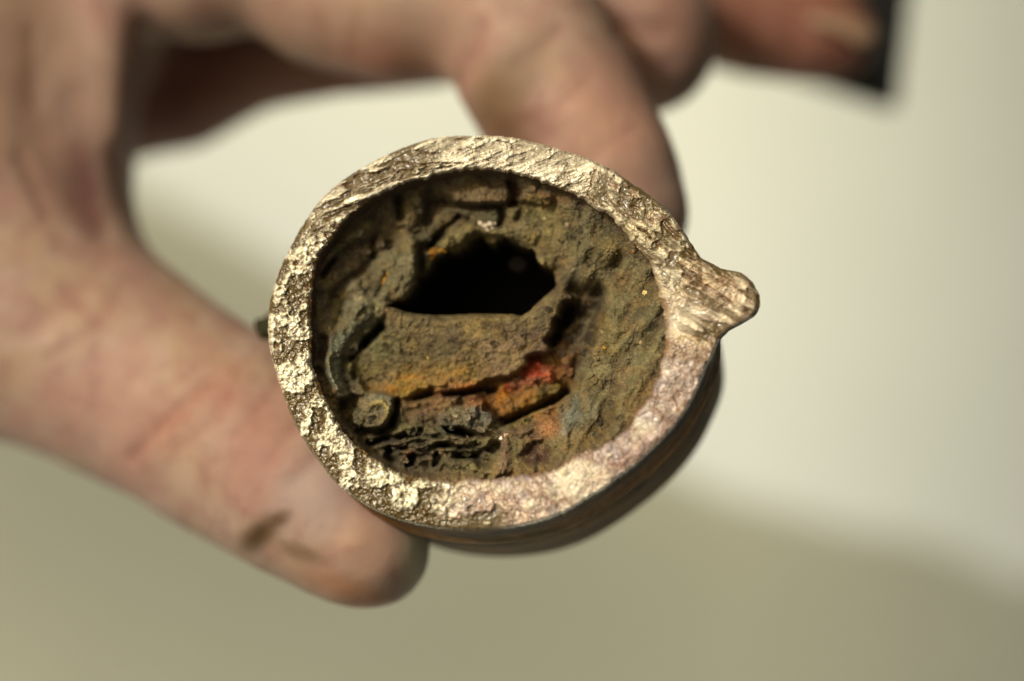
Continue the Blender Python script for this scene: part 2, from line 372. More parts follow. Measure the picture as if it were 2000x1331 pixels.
dedge = np.interp(degi, [a for a, _ in key], [b for _, b in key])
d = dedge + np.interp(q_, [0, .35, .6, .85, 1.0, 1.2], [5.2, 4.8, 3.6, 1.6, 0, -.0])       # mm
d += .55 * fbm(X, Y, 60, 4, 210) + .35 * (ridg(X, Y, 38, 3, 211) - .5)
Cc = np.zeros(X.shape + (3,)) + lin((104, 92, 60))
def tint(mask, rgb, a=1.0):
    global Cc
    m_ = (mask * a)[..., None]; Cc = Cc * (1 - m_) + lin(rgb) * m_
n1 = fbm(X, Y, 70, 4, 220); n2 = fbm(X, Y, 26, 4, 221); n3 = fbm(X, Y, 9, 3, 222)
tint(sst(.0, .4, n1), (120, 104, 66)); tint(sst(0, .45, -n1), (88, 86, 66)); tint(sst(.1, .5, n2), (98, 78, 54), .7); tint(sst(.1, .5, -n2), (112, 108, 74), .6)
def zone(P, depth=None, soft=5, rgb=None, a=1, add=0, warp=1):
    """raise or sink a patch: depth may be a number or an array (mm)"""
    global d
    s = poly_sd(xw if warp else xs_, yw if warp else ys_, P); mk = 1 - sst(-soft * .5, soft * .5, s)
    if depth is not None: d = d * (1 - mk) + (depth + 0 * d) * mk
    d = d + add * mk
    if rgb is not None: tint(mk, rgb, a)
    return mk
def stroke(P, wd, add=0, rgb=None, a=1, soft=.6, warp=0):
    global d
    s = seg_d(xw if warp else xs_, yw if warp else ys_, P); mk = 1 - sst(wd * (1 - soft), wd * (1 + soft), s)
    d = d + add * mk
    if rgb is not None: tint(mk, rgb, a)
    return mk
rel = .22 * fbm(X, Y, 34, 4, 230)
# rim's shade tinted into the ground of the upper left bore
zone([(640,520),(700,420),(780,360),(900,330),(1010,340),(1070,370),(1040,410),(960,412),(870,405),(810,450),(770,480),(700,540),(640,590)], None, 20, (100, 84, 66), .75)
zone([(600,560),(640,560),(650,640),(650,700),(640,740),(620,740),(600,650)], 3.1 + rel, 12, (82, 68, 58), .8)
zone([(866,372),(930,360),(985,378),(1000,398),(940,402),(885,398)], 3.4 + rel, 14, (116, 96, 66), .8)
stroke([(850,395),(900,403),(960,404),(1005,398),(1050,405)], 5, 1.4, (50, 40, 26), .8)
stroke([(640,505),(665,478),(700,452),(735,430)], 8, -.9, (112, 104, 74), .7)
stroke([(655,500),(690,482),(730,470)], 6, .8, (70, 60, 40), .7)
stroke([(630,540),(641,522),(652,508)], 4, 2.2, (34, 24, 16), .9)
stroke([(650,575),(690,545),(730,515),(760,480)], 9, .9, (66, 58, 48), .55)  # diagonal shade band, painted dark as well as sunk
zone([(785,392),(815,378),(832,395),(822,425),(806,450),(790,440),(782,415)], None, 14, (98, 90, 64), .7, add=-.9)
stroke([(777,385),(781,405),(783,425)], 5, 2.6, (36, 26, 24), .8)
stroke([(838,378),(845,400),(835,430)], 11, 1.2, (60, 44, 46), .8)
stroke([(735,460),(730,480),(728,500)], 5, 1.2, (58, 48, 36), .7)
# broad shelf left of the hole
zone([(745,490),(800,462),(815,470),(816,520),(812,556),(790,585),(758,596),(720,590),(690,570),(700,545)], 5.0 + rel, 14, (112, 106, 78), .8)
zone([(670,590),(700,572),(745,575),(760,600),(748,622),(715,640),(680,630),(660,615)], 4.9 + rel, 10, (122, 118, 92), .85)
stroke([(755,535),(745,560),(735,580)], 2.2, .8, (60, 50, 34), .8); stroke([(790,540),(775,572)], 2, .6, (64, 56, 36), .7)
stroke([(690,560),(705,582),(700,600)], 12, -.5, (132, 122, 92), .7)
# shelf above the hole
zone([(868,448),(893,428),(940,440),(955,452),(1010,440),(1050,400),(1085,398),(1090,440),(1085,500),(1083,530),(1050,515),(1020,478),(981,464),(940,460),(918,466),(900,482),(866,490),(850,480)], 5.1 + rel, 12, (128, 116, 72), .9)
zone([(990,405),(1040,398),(1058,430),(1020,470),(985,440)], None, 10, (116, 112, 68), .6, add=-.2)
stroke([(868,448),(885,436),(895,424)], 4, 2.0, (40, 30, 18), .9)
stroke([(895,424),(915,430),(935,442)], 2.6, .9, (52, 44, 28), .8)
stroke([(975,440),(984,425),(980,410)], 5, 1.4, (50, 44, 28), .85)
stroke([(1012,430),(1020,405)], 4, 1.0, (58, 52, 32), .8)
stroke([(838,482),(850,470),(864,458)], 8, 2.6, (34, 26, 20), .9)
stroke([(822,480),(823,510),(820,545)], 6, 1.6, (60, 56, 42), .8)
stroke([(1000,355),(1008,375),(1003,395)], 9, 1.9, (62, 26, 14), .9)
zone([(1035,362),(1075,382),(1080,392),(1060,395),(1040,378)], None, 6, (112, 88, 52), .8, add=-1.0)
stroke([(1085,385),(1110,392)], 6, 0, (130, 84, 20), .8)
stroke([(1140,400),(1142,425)], 6, 1.8, (50, 36, 24), .9)
zone([(1150,405),(1190,425),(1215,455),(1190,470),(1160,450),(1145,425)], None, 8, (84, 88, 70), .85, add=.5)
stroke([(1185,455),(1160,460)], 6, .6, (70, 66, 50), .6)
# right hand wall
zone([(1150,475),(1190,460),(1225,480),(1215,500),(1195,515),(1175,512),(1160,495)], None, 7, (130, 112, 66), .9, add=-1.1)
stroke([(1208,500),(1203,520)], 6, 1.3, (58, 48, 38), .85)
stroke([(1150,480),(1135,500),(1110,530),(1100,560)], 8, -.5, (126, 112, 80), .6)
stroke([(1185,560),(1190,585),(1195,600)], 8, -.4, (120, 118, 90), .7)
stroke([(1147,532),(1148,550)], 9, -.8, (150, 112, 56), .7)
stroke([(1135,570),(1160,572),(1174,568)], 8, 2.2, (46, 34, 22), .9)  # shadow patch beside the hole, sunk and painted dark
stroke([(1174,570),(1168,600),(1160,640),(1150,665)], 5, 1.6, (50, 40, 26), .85)
zone([(1170,610),(1200,608),(1220,640),(1215,680),(1190,700),(1165,690),(1160,650)], None, 10, (120, 98, 48), .8, add=-.5)
stroke([(1210,615),(1232,617)], 7, .7, (84, 62, 36), .7)
stroke([(1265,640),(1262,670),(1250,680)], 4, .7, (74, 66, 46), .7)
stroke([(1240,760),(1262,715),(1278,680)], 14, -.3, (126, 108, 60), .6)
for k in range(9):
    a = 690 + 16 * k
    stroke([(1170 + 5 * k, a + 60 - 3 * k), (1205 + 5 * k, a - 4 * k), (1235 + 5 * k, a - 45 - 4 * k)], 3.5, (-.18, .2)[k % 2], ((128, 118, 84), (82, 70, 50))[k % 2], .6, warp=1)
stroke([(1172,773),(1185,762),(1197,752)], 4, 1.8, (44, 34, 34), .9)
stroke([(1178,590),(1186,560),(1180,520)], 5, .4, (90, 90, 76), .5)
# shelf edge and slit right of the hole
zone([(1085,560),(1130,565),(1160,600),(1150,650),(1125,700),(1100,700),(1090,640),(1095,600)], 6.6 + rel, 8, (84, 64, 44), .85)
stroke([(1125,560),(1100,580)], 6, 1.2, (54, 42, 26), .7); stroke([(1165,600),(1140,612),(1110,598)], 8, .8, (56, 42, 28), .6, warp=1)
stroke([(1155,585),(1150,640),(1128,650)], 9, .7, (60, 46, 30), .6, warp=1)
zone([(1092,556),(1168,550),(1176,600),(1140,650),(1118,700),(1072,700),(1084,640)], None, 30, (60, 42, 32), .85, add=.9)
# red and orange layer under the ledge
deepl = 8.6 + 1.0 * fbm(X, Y, 14, 3, 240) * .6
zone([(770,790),(850,752),(934,748),(970,735),(1010,725),(1024,700),(1060,692),(1095,680),(1120,672),(1135,700),(1118,770),(1085,790),(1020,815),(990,828),(965,815),(940,800),(860,800)], deepl, 6, (112, 70, 24), .95)
zone([(974,760),(1010,745),(1060,752),(1060,785),(1010,812),(985,820),(968,800)], None, 8, (146, 92, 16), .95, add=-.7)
zone([(1024,706),(1045,700),(1060,712),(1080,722),(1086,738),(1072,748),(1040,752),(1010,762),(985,765),(990,750),(1015,735)], 7.6 + .8 * fbm(X, Y, 9, 3, 241), 13, (160, 58, 32), .9)
stroke([(1072,732),(1082,742)], 8, -.8, (182, 78, 50), .8)
zone([(1045,755),(1085,748),(1105,755),(1095,775),(1062,785),(1040,795)], None, 6, (92, 84, 28), .85, add=-.3)
zone([(1085,660),(1118,655),(1128,700),(1115,740),(1095,730),(1090,700)], 7.4 + rel, 6, (118, 68, 38), .9)
stroke([(1100,690),(1094,700)], 3, 1.2, (40, 24, 14), .9)
stroke([(1135,690),(1128,715),(1122,730)], 5, 1.8, (34, 34, 26), .9)
stroke([(968,822),(985,828),(1020,808),(1060,792),(1108,764)], 5.5, 3.6, (24, 18, 10), .9)
zone([(985,835),(1030,812),(1090,790),(1100,800),(1070,818),(1010,840)], 6.8 + rel, 6, (86, 76, 30), .9)
# the ledge under the hole
ledge = 4.7 + 1.9 * sst(620, 780, Y) + .9 * (1 - sst(0, 22, Y - 600)) * 0 + .28 * fbm(X, Y, 40, 4, 250) + .14 * fbm(X, Y * 2.2, 12, 3, 251)
LEDGE = [(757,604),(789,613),(816,618),(871,621),(907,619),(959,618),(1000,619),(1018,622),(1037,610),(1055,590),(1081,570),(1098,562),(1125,575),(1112,598),(1100,610),(1092,630),(1084,648),(1078,672),(1066,690),(1030,700),(1028,712),(1014,726),(994,736),(958,738),(940,748),(915,760),(870,764),(848,756),(810,772),(782,782),(755,770),(715,760),(692,735),(687,700),(700,682),(722,662),(745,645),(755,625)]
lm = zone(LEDGE, ledge, 4, (112, 98, 66), .95)
def on(mask, rgb, a): tint(mask * lm, rgb, a)
on(sst(.0, .4, fbm(X, Y * 2.5, 40, 4, 252)), (98, 82, 60), .8)
on(sst(690, 755, Y + 8 * n2) * (1 - sst(985, 1015, X)), (140, 108, 36), .85)
on(sst(700, 745, Y + 10 * n3) * sst(.0, .4, fbm(X + Y * .5, Y * 4, 34, 3, 253)) * (1 - sst(960, 990, X)), (160, 106, 30), .7)
on(1 - sst(30, 80, np.hypot(X - 730, Y - 700)), (96, 96, 62), .7)
on(sst(915, 960, X) * sst(640, 680, Y), (134, 112, 86), .7)
on(1 - sst(20, 44, np.hypot(X - 1050, Y - 668)), (88, 74, 64), .8)
for P in ([(765,640),(840,642),(920,640)], [(730,668),(800,664),(850,662)], [(745,690),(830,700),(900,694)], [(850,675),(860,650),(866,640)], [(878,672),(905,668),(930,680)], [(975,690),(1000,690),(1025,685)], [(1030,655),(1034,680),(1022,690)]):
    stroke(P, 3, .18, (70, 60, 42), .5, warp=1)
stroke([(745,640),(733,652),(712,672)], 7, 3.6, (22, 16, 10), .9)
stroke([(712,672),(692,690),(684,702)], 4, 2.2, (34, 26, 18), .9)
stroke([(690,728),(694,738)], 4, 2, (34, 26, 18), .9)
stroke([(780,784),(810,772),(845,756),(870,750)], 2.6, -.9, (160, 124, 56), .8)
stroke([(810,782),(838,770),(850,762)], 4.5, 2.2, (52, 34, 8), .85)  # shadow under the ledge lip, painted in as a dark groove
zone([(845,768),(858,752),(900,748),(935,744),(936,756),(905,764),(872,770)], 6.4 + rel, 4, (172, 112, 48), .9)
stroke([(870,773),(905,769),(934,762),(965,760)], 5, 2.4, (44, 20, 8), .9)
# slit
zone([(1104,588),(1120,600),(1112,622),(1098,640),(1094,664),(1078,680),(1068,668),(1082,652),(1086,628),(1098,612)], None, 9, (22, 15, 10), .92, add=5)
# grey green ridge on the left
stroke([(715,605),(688,630),(668,660),(652,700),(650,735),(668,765),(695,790)], 15, -1.2, (112, 116, 96), .85)
stroke([(640,700),(648,740),(668,775)], 4, -.9, (120, 122, 100), .8)
stroke([(620,720),(640,745),(652,775),(655,790)], 4, .9, (60, 50, 30), .7)
stroke([(672,700),(668,735),(690,772)], 4, .7, (78, 76, 70), .7)
stroke([(650,765),(656,790)], 6, -.5, (132, 104, 58), .8)
stroke([(632,662),(628,700)], 7, .8, (56, 44, 38), .8)
stroke([(618,585),(624,625)], 6, -.2, (112, 104, 48), .7)
# lower left: curled flakes and cavities
zone([(660,780),(700,775),(780,785),(860,800),(960,810),(985,840),(980,880),(930,925),(860,930),(780,920),(720,880),(670,820)], 5.6 + .9 * fbm(X, Y, 24, 4, 260) + .5 * (ridg(X, Y * 1.6, 30, 3, 261) - .5), 8, (94, 84, 58), .9)
zone([(700,785),(735,768),(768,780),(774,800),(760,825),(738,840),(712,835),(695,810)], 4.2 + .25 * fbm(X, Y, 20, 3, 262), 5, (116, 114, 94), .95)
stroke([(727,790),(745,785),(757,797),(755,815),(745,828)], 4.2, -.5, (166, 146, 82), .9)
stroke([(736,800),(740,818)], 4, -.15, (142, 116, 84), .7)
stroke([(776,782),(772,808),(765,828)], 5, 2.8, (26, 20, 14), .9)
stroke([(782,795),(787,820)], 2, -1.0, (140, 134, 100), .8)
stroke([(700,840),(740,848),(760,836)], 4, 1.4, (52, 44, 28), .8)
zone([(790,790),(850,775),(905,775),(905,800),(870,815),(855,840),(800,835),(785,815)], 5.8 + .5 * fbm(X, Y, 12, 3, 263), 10, (108, 80, 54), .85)
zone([(908,778),(930,773),(946,786),(944,800),(925,806),(908,797)], 4.7 + .3 * fbm(X, Y, 10, 2, 264), 6, (132, 80, 50), .9)
stroke([(902,770),(900,790),(890,800)], 4, 2, (40, 20, 14), .9)
zone([(858,808),(890,796),(930,800),(960,810),(968,825),(945,845),(900,836),(860,838)], 4.9 + .4 * fbm(X, Y, 14, 3, 265), 5, (104, 102, 90), .95)
zone([(856,842),(880,835),(905,836),(930,850),(918,856),(885,850)], None, 3, (16, 12, 8), .9, add=4.2, warp=0)
stroke([(765,848),(785,838),(812,832),(835,838),(865,848),(900,856),(940,862),(975,858)], 5.5, -1.1, (130, 124, 76), .85)
stroke([(722,866),(750,858),(790,854),(812,846),(822,842)], 4, 3.0, (18, 14, 8), .92, soft=.4)
zone([(850,884),(866,892),(858,904),(846,912)], None, 8, (20, 15, 11), .85, add=2.6, warp=1)
zone([(802,884),(812,884),(808,902),(796,912),(792,900)], None, 6, (20, 15, 11), .9, add=2.6, warp=1)
zone([(812,872),(845,872),(848,915),(820,918),(812,905)], None, 8, (96, 92, 72), .5, add=-.2)
for k in range(9):
    a0 = 706 + 22 * k + 9 * ((k * 37) % 5); b0 = 846 + ((k * 53) % 70); L_ = 60 + (k * 29) % 50; cv = ((k * 41) % 17) - 8
    if b0 > 905 - .18 * abs(a0 - 860) : b0 -= 26
    P = [(a0, b0), (a0 + L_ * .35, b0 - 5 + cv), (a0 + L_ * .7, b0 - 2 + cv * .8), (a0 + L_, b0 + 7)]
    stroke([(x, y + 5) for x, y in P], 3.4, 1.0, (38, 30, 20), .75, warp=1); stroke(P, 3.0, -.75, ((126, 120, 78), (112, 104, 84), (130, 104, 70))[k % 3], .75, warp=1)
stroke([(762,878),(758,892),(768,900)], 6, 2.0, (40, 30, 22), .8); stroke([(800,882),(792,893)], 6, -.8, (156, 106, 68), .85)
stroke([(820,872),(850,862),(880,870),(920,866),(960,874)], 4, -.7, (124, 112, 76), .7, warp=1)
stroke([(870,868),(900,872),(935,868)], 3, 1.6, (34, 26, 18), .9); stroke([(895,892),(915,895),(940,885)], 4, 1.9, (36, 28, 18), .85)
stroke([(860,882),(866,888)], 5, -.8, (150, 112, 60), .8)
zone([(872,905),(900,896),(930,900),(940,915),(915,930),(885,930)], 3.4 + .2 * n2, 6, (128, 116, 76), .9)
stroke([(935,880),(960,890),(985,880)], 3.2, -.9, (124, 110, 76), .8, warp=1); stroke([(930,900),(960,905)], 5, 1.5, (44, 32, 22), .8)
stroke([(860,845),(900,862),(930,880),(950,868)], 2.6, -.8, (132, 124, 84), .7, warp=1)
# lower right: grey blob, rust, hollows
zone([(1040,810),(1085,795),(1100,810),(1095,850),(1060,865),(1030,860)], None, 34, (142, 92, 54), .75, add=.2)
zone([(985,840),(1040,825),(1050,850),(1010,860)], None, 8, (104, 82, 60), .8)
zone([(1100,785),(1130,768),(1165,778),(1178,800),(1172,825),(1140,845),(1118,858),(1098,850),(1092,820)], None, 9, (98, 102, 92), .9, add=-1.0)
stroke([(1125,832),(1114,852)], 3.2, 2, (40, 28, 26), .9)
stroke([(1100,845),(1110,858)], 6, -.3, (134, 138, 132), .8)
stroke([(1130,760),(1150,755)], 9, .2, (112, 80, 60), .6)
zone([(1015,890),(1030,870),(1060,868),(1080,885),(1075,902),(1040,908)], None, 12, (74, 48, 42), .9, add=1.5)
stroke([(1045,866),(1060,864)], 4, 1.2, (44, 28, 20), .9)
zone([(1100,850),(1200,790),(1260,740),(1290,700),(1270,780),(1220,830),(1150,880),(1090,900)], None, 20, (132, 106, 58), .7)
stroke([(985,862),(990,885),(985,905),(975,925)], 8, -.8, (150, 118, 98), .8)
tint(1 - sst(0, .07, 1 - q_), (112, 86, 62), .6)
tint(sst(.1, .4, fbm(X, Y, 48, 4, 311)), (104, 74, 50), .28); tint(sst(.12, .4, fbm(X, Y, 40, 4, 312)), (128, 110, 50), .3); tint(sst(.15, .45, fbm(X, Y, 44, 4, 313)), (84, 76, 70), .25)
zone([(1105,560),(1165,552),(1178,598),(1145,640),(1122,690),(1104,690),(1112,640),(1120,600)], None, 26, (56, 38, 28), .8, add=1.0)
stroke([(1172,575),(1160,630),(1140,690),(1118,735)], 6, 1.6, (42, 32, 24), .8, warp=1)
# wear every step down: crisp on the left and along the lips, softer to the right
def gblur(a, sig):
    n = int(sig * 3) + 1; k = np.exp(-.5 * (np.arange(-n, n + 1) / sig) ** 2); k /= k.sum()
    for axn_ in (0, 1):
        pad = [(n, n) if q == axn_ else (0, 0) for q in range(a.ndim)]; b_ = np.pad(a, pad, mode='edge')
        a = sum(k[q] * (b_[q:q + a.shape[0]] if axn_ == 0 else b_[:, q:q + a.shape[1]]) for q in range(2 * n + 1))
    return a
wr = sst(1070, 1130, X) * (1 - .0 * Y); wul = sst(20, 60, 470 - Y + .35 * (850 - X)) * (1 - sst(860, 920, X)); wr = np.maximum(wr, .55 * wul)
d = gblur(d, 1.9) * (1 - wr) + gblur(d, 5.5) * wr
C1 = gblur(Cc, 2.2); C2 = gblur(Cc, 6.5); Cc = C1 * (1 - wr[..., None]) + C2 * wr[..., None]
p1 = worley(xw + 10 * n2, yw + 10 * n3, 44, 281); p2 = worley(xw, yw, 21, 285)
noflap = 1 - .65 * lm; rwm_ = sst(1090, 1150, X)
pl = (p1[2] - .5) * .75 + p1[4] * (p1[3] - .5) * 1.3 + p1[5] * (p1[2] - .5) * 1.3
pl2 = (p2[2] - .5) * .42 + p2[4] * (p2[3] - .5) * .7 + p2[5] * (p2[2] - .5) * .7
low = sst(700, 800, Y) * (1 - rwm_); d += gblur(pl, 1.6) * noflap * (.55 + .3 * low) * (1 - .6 * wr) + gblur(pl2, 1.4) * noflap * (.55 + .4 * low) * (1 - .5 * wr)
rwm = sst(1090, 1150, X); al, ac = (X * .5 - Y * .866) / 5, X * .866 + Y * .5
fold = ridg(al + 3 * n2, ac + 10 * n1, 26, 3, 286) - .6
d -= 1.9 * rwm * gblur(fold, 2.5) ; d += .22 * rwm * gblur(fbm(xw, yw, 30, 3, 287, .5), 2)
Cc = Cc * (1 - .26 * rwm)[..., None]; tint(rwm * sst(.0, .25, fold), (118, 112, 80), .5); tint(rwm * sst(.0, .25, -fold), (62, 52, 34), .6)
Cc = Cc * (1 + .30 * (p1[3] - .5) + .25 * (p2[3] - .5))[..., None]
mot = fbm(xw, yw, 16, 5, 274, .65); Cc = Cc * (1 + .45 * mot)[..., None]; tint(sst(.05, .5, fbm(xw, yw, 22, 5, 275, .6)), (134, 108, 66), .45); tint(sst(.05, .5, fbm(xw, yw, 19, 5, 276, .6)), (76, 66, 48), .5)
# grit, cracks
d += (.15 - .06 * rwm) * fbm(xs_, ys_, 11, 4, 270, .6) + .09 * fbm(X, Y, 3.6, 2, 271)
wf1, wf2 = worley(xw, yw, 34, 280)[:2]; crack = (1 - sst(.0, .06, wf2 - wf1)) * sst(-.1, .3, fbm(X, Y, 80, 2, 281))
d += .22 * crack; tint(crack, (52, 42, 28), .35)
peb = worley(X, Y, 7.5, 290); d -= .10 * np.clip(1 - (peb[0] / .5) ** 2, 0, 1) * (peb[2] > .55) * sst(0, .3, n2)
tint(sst(.25, .6, fbm(X, Y, 5, 2, 272)), (132, 124, 92), .35); tint(sst(.25, .6, fbm(X, Y, 5, 2, 273)), (60, 48, 32), .4)
# the open hole
HOLE = [(757,597),(789,609),(816,615),(871,617),(907,615),(959,614),(1000,615),(1018,619),(1037,607),(1055,587),(1081,567),(1085,551),(1081,533),(1073,524),(1055,517),(1045,491),(1021,480),(1001,473),(981,465),(967,473),(951,473),(939,461),(921,470),(907,484),(867,493),(852,502),(840,518),(816,545),(809,560),(798,576),(789,587),(771,589)]
jg = 1.4 + 4.2 * (1 - sst(560, 600, Y)); hs = poly_sd(X + jg * fbm(X, Y, 13, 4, 300, .6), Y + jg * fbm(X, Y, 13, 4, 301, .6), HOLE)
hm = 1 - sst(-3.5, 0, hs)
lip = (1 - sst(0, 26, hs)) * (1 - hm) * (Y < 590)
d += .8 * lip
d = d * (1 - hm) + (23.5 + 0 * d) * hm
tint(sst(.0, .25, hm), (8, 6, 5), .99); tint((1 - sst(0, 4, hs)) * (1 - hm) * (Y > 600), (134, 120, 78), .6)  # hole walls painted near black to stand for deep shade
keep = (rr < rin + 7)
d = np.maximum(d, .75 + .0 * d)
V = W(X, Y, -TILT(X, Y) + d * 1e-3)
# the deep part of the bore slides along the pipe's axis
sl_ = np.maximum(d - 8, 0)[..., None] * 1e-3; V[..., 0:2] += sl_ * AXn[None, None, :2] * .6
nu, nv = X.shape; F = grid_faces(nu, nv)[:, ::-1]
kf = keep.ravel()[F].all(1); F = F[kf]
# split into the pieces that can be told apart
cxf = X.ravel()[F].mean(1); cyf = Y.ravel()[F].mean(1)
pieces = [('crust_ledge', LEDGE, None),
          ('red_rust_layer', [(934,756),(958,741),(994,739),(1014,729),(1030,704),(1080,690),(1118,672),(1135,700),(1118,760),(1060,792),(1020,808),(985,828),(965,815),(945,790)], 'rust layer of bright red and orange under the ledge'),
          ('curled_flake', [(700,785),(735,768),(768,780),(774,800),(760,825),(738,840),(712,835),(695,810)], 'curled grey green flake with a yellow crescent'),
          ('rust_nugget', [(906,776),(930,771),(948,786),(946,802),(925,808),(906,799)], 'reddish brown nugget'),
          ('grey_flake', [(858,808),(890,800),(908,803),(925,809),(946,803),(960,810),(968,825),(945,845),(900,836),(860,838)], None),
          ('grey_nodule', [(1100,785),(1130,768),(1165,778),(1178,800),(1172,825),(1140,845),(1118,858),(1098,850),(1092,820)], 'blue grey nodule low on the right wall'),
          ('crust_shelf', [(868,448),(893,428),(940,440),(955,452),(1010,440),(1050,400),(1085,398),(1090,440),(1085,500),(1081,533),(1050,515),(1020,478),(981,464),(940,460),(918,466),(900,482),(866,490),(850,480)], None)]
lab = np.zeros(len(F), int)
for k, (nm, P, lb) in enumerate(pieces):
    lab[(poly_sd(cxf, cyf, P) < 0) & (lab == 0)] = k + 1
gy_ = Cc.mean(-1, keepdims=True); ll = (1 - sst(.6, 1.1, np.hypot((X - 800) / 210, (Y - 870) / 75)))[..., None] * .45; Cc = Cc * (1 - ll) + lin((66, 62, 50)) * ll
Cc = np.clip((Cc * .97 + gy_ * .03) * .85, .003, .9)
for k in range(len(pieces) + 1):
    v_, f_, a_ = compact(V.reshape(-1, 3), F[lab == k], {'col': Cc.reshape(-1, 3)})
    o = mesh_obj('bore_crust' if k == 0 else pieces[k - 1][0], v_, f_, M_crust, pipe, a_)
    if k and pieces[k - 1][2]: o['label'] = pieces[k - 1][2]
def dsurf(px, py):
    i = int((px - gx[0]) / st); j = int((py - gy[0]) / st); return d[i, j] * 1e-3
# small loose-looking crystals and specks bedded in the crust
def ico(sub=3):
    import bmesh
    bm = bmesh.new(); bmesh.ops.create_icosphere(bm, subdivisions=sub, radius=1)
    v = np.array([p.co[:] for p in bm.verts]); f = np.array([[q.index for q in g.verts] for g in bm.faces]); bm.free(); return v, f
IV, IF = ico(4)
def speck(name, px, py, rx, ry, rgb, seed, angular=0, depth=None, label=None, rot=0, mat=None):
    v = IV.copy(); n = .5 * fbm(v[:, 0] * 3 + seed, v[:, 1] * 3 + v[:, 2] * 2, 1.2, 3, seed)
    if angular:
        dirs = rng.normal(size=(16, 3)); dirs /= np.linalg.norm(dirs, axis=1)[:, None]
        for q in dirs:
            s = v @ q; v -= np.where(s > .72, s - .72, 0)[:, None] * q
    v = v * (1 + n * .9)[:, None]
    c_, s_ = math.cos(rot), math.sin(rot)
    x = v[:, 0] * rx; y = v[:, 1] * ry; x, y = x * c_ - y * s_, x * s_ + y * c_
    de = dsurf(px, py) if depth is None else depth
    P0 = W(np.float64(px), np.float64(py), float(-TILT(px, py) + de)); k = (D + de) / D
    P = P0 + np.stack([x * PX * k, -y * PX * k, v[:, 2] * min(rx, ry) * PX * .8], 1)
    cc = np.clip(lin(rgb)[None] * (1 + .5 * fbm(v[:, 0] * 9, v[:, 1] * 9 + v[:, 2] * 7, 2, 3, seed + 1))[:, None], 0.003, .9)
    o = mesh_obj(name, P, IF, mat or M_crust, pipe, {'col': cc, 'metal': np.zeros(len(P)), 'rough': np.full(len(P), .3)}, smooth=not angular)
    if label: o['label'] = label
    return o
for k, (px, py, s) in enumerate([(938,436,5), (947,442,6.5), (958,438,6), (962,446,4), (951,450,3.5), (967,437,3)]):
    speck('white_crystal', px, py, s, s * .8, (226, 208, 184), 500 + k, 1, mat=M_brass)
for k, (px, py, a, b_, rt) in enumerate([(845,490,5,4,0), (851,486,4,3.5,.3), (857,489,4.5,3,.6), (840,495,4,3,0), (848,495,4,3,.9), (863,487,3.5,3,0), (868,491,3,2.5,0), (843,503,3,3,0), (751,547,2.6,5,.15), (754,540,2.4,4,.1), (748,554,2.6,3,0), (756,534,2,2.5,0)]):
    speck('yellow_speck', px, py, a, b_, ((196, 138, 34), (176, 116, 30), (206, 150, 48))[k % 3], 520 + k, 0, rot=rt)
speck('white_crystal', 980, 857, 5, 4.5, (240, 225, 215), 540, 1, mat=M_brass); speck('white_crystal', 988, 850, 5, 4, (200, 160, 145), 541, 1, mat=M_brass)
speck('crust_lump', 1014, 517, 19, 15, (34, 29, 28), 550, 0, depth=13e-3, label='grey lump down in the dark hole')
for k, (px, py, s, c_) in enumerate([(1260,573,5,(200,176,120)), (1108,440,5,(150,128,104)), (1181,680,4,(170,128,44)), (1237,491,3,(160,110,60)), (836,699,2.5,(220,190,90)), (842,762,3,(190,120,40)), (1064,427,3,(170,150,110)), (705,585,5,(160,146,110)), (1252,670,4,(150,130,92))]):
    speck('pebble', px, py, s, s, c_, 560 + k)
for k in range(60):
    a = rng.uniform(0, 2 * np.pi); q0 = rng.uniform(.5, .97); r0 = rad(INN, np.array([a]))[0] * q0
    px, py = CX + r0 * math.cos(a), CY + r0 * math.sin(a)
    if poly_sd(np.array([px]), np.array([py]), HOLE)[0] < 8: continue
    i = int((px - gx[0]) / st); j = int((py - gy[0]) / st)
    c_ = Cc[i, j] ** (1 / 2.2) * 255 * rng.uniform(.85, 1.3)
    speck('pebble', px, py, rng.uniform(1.5, 4), rng.uniform(1.5, 3.5), tuple(np.minimum(c_, 230)), 700 + k)
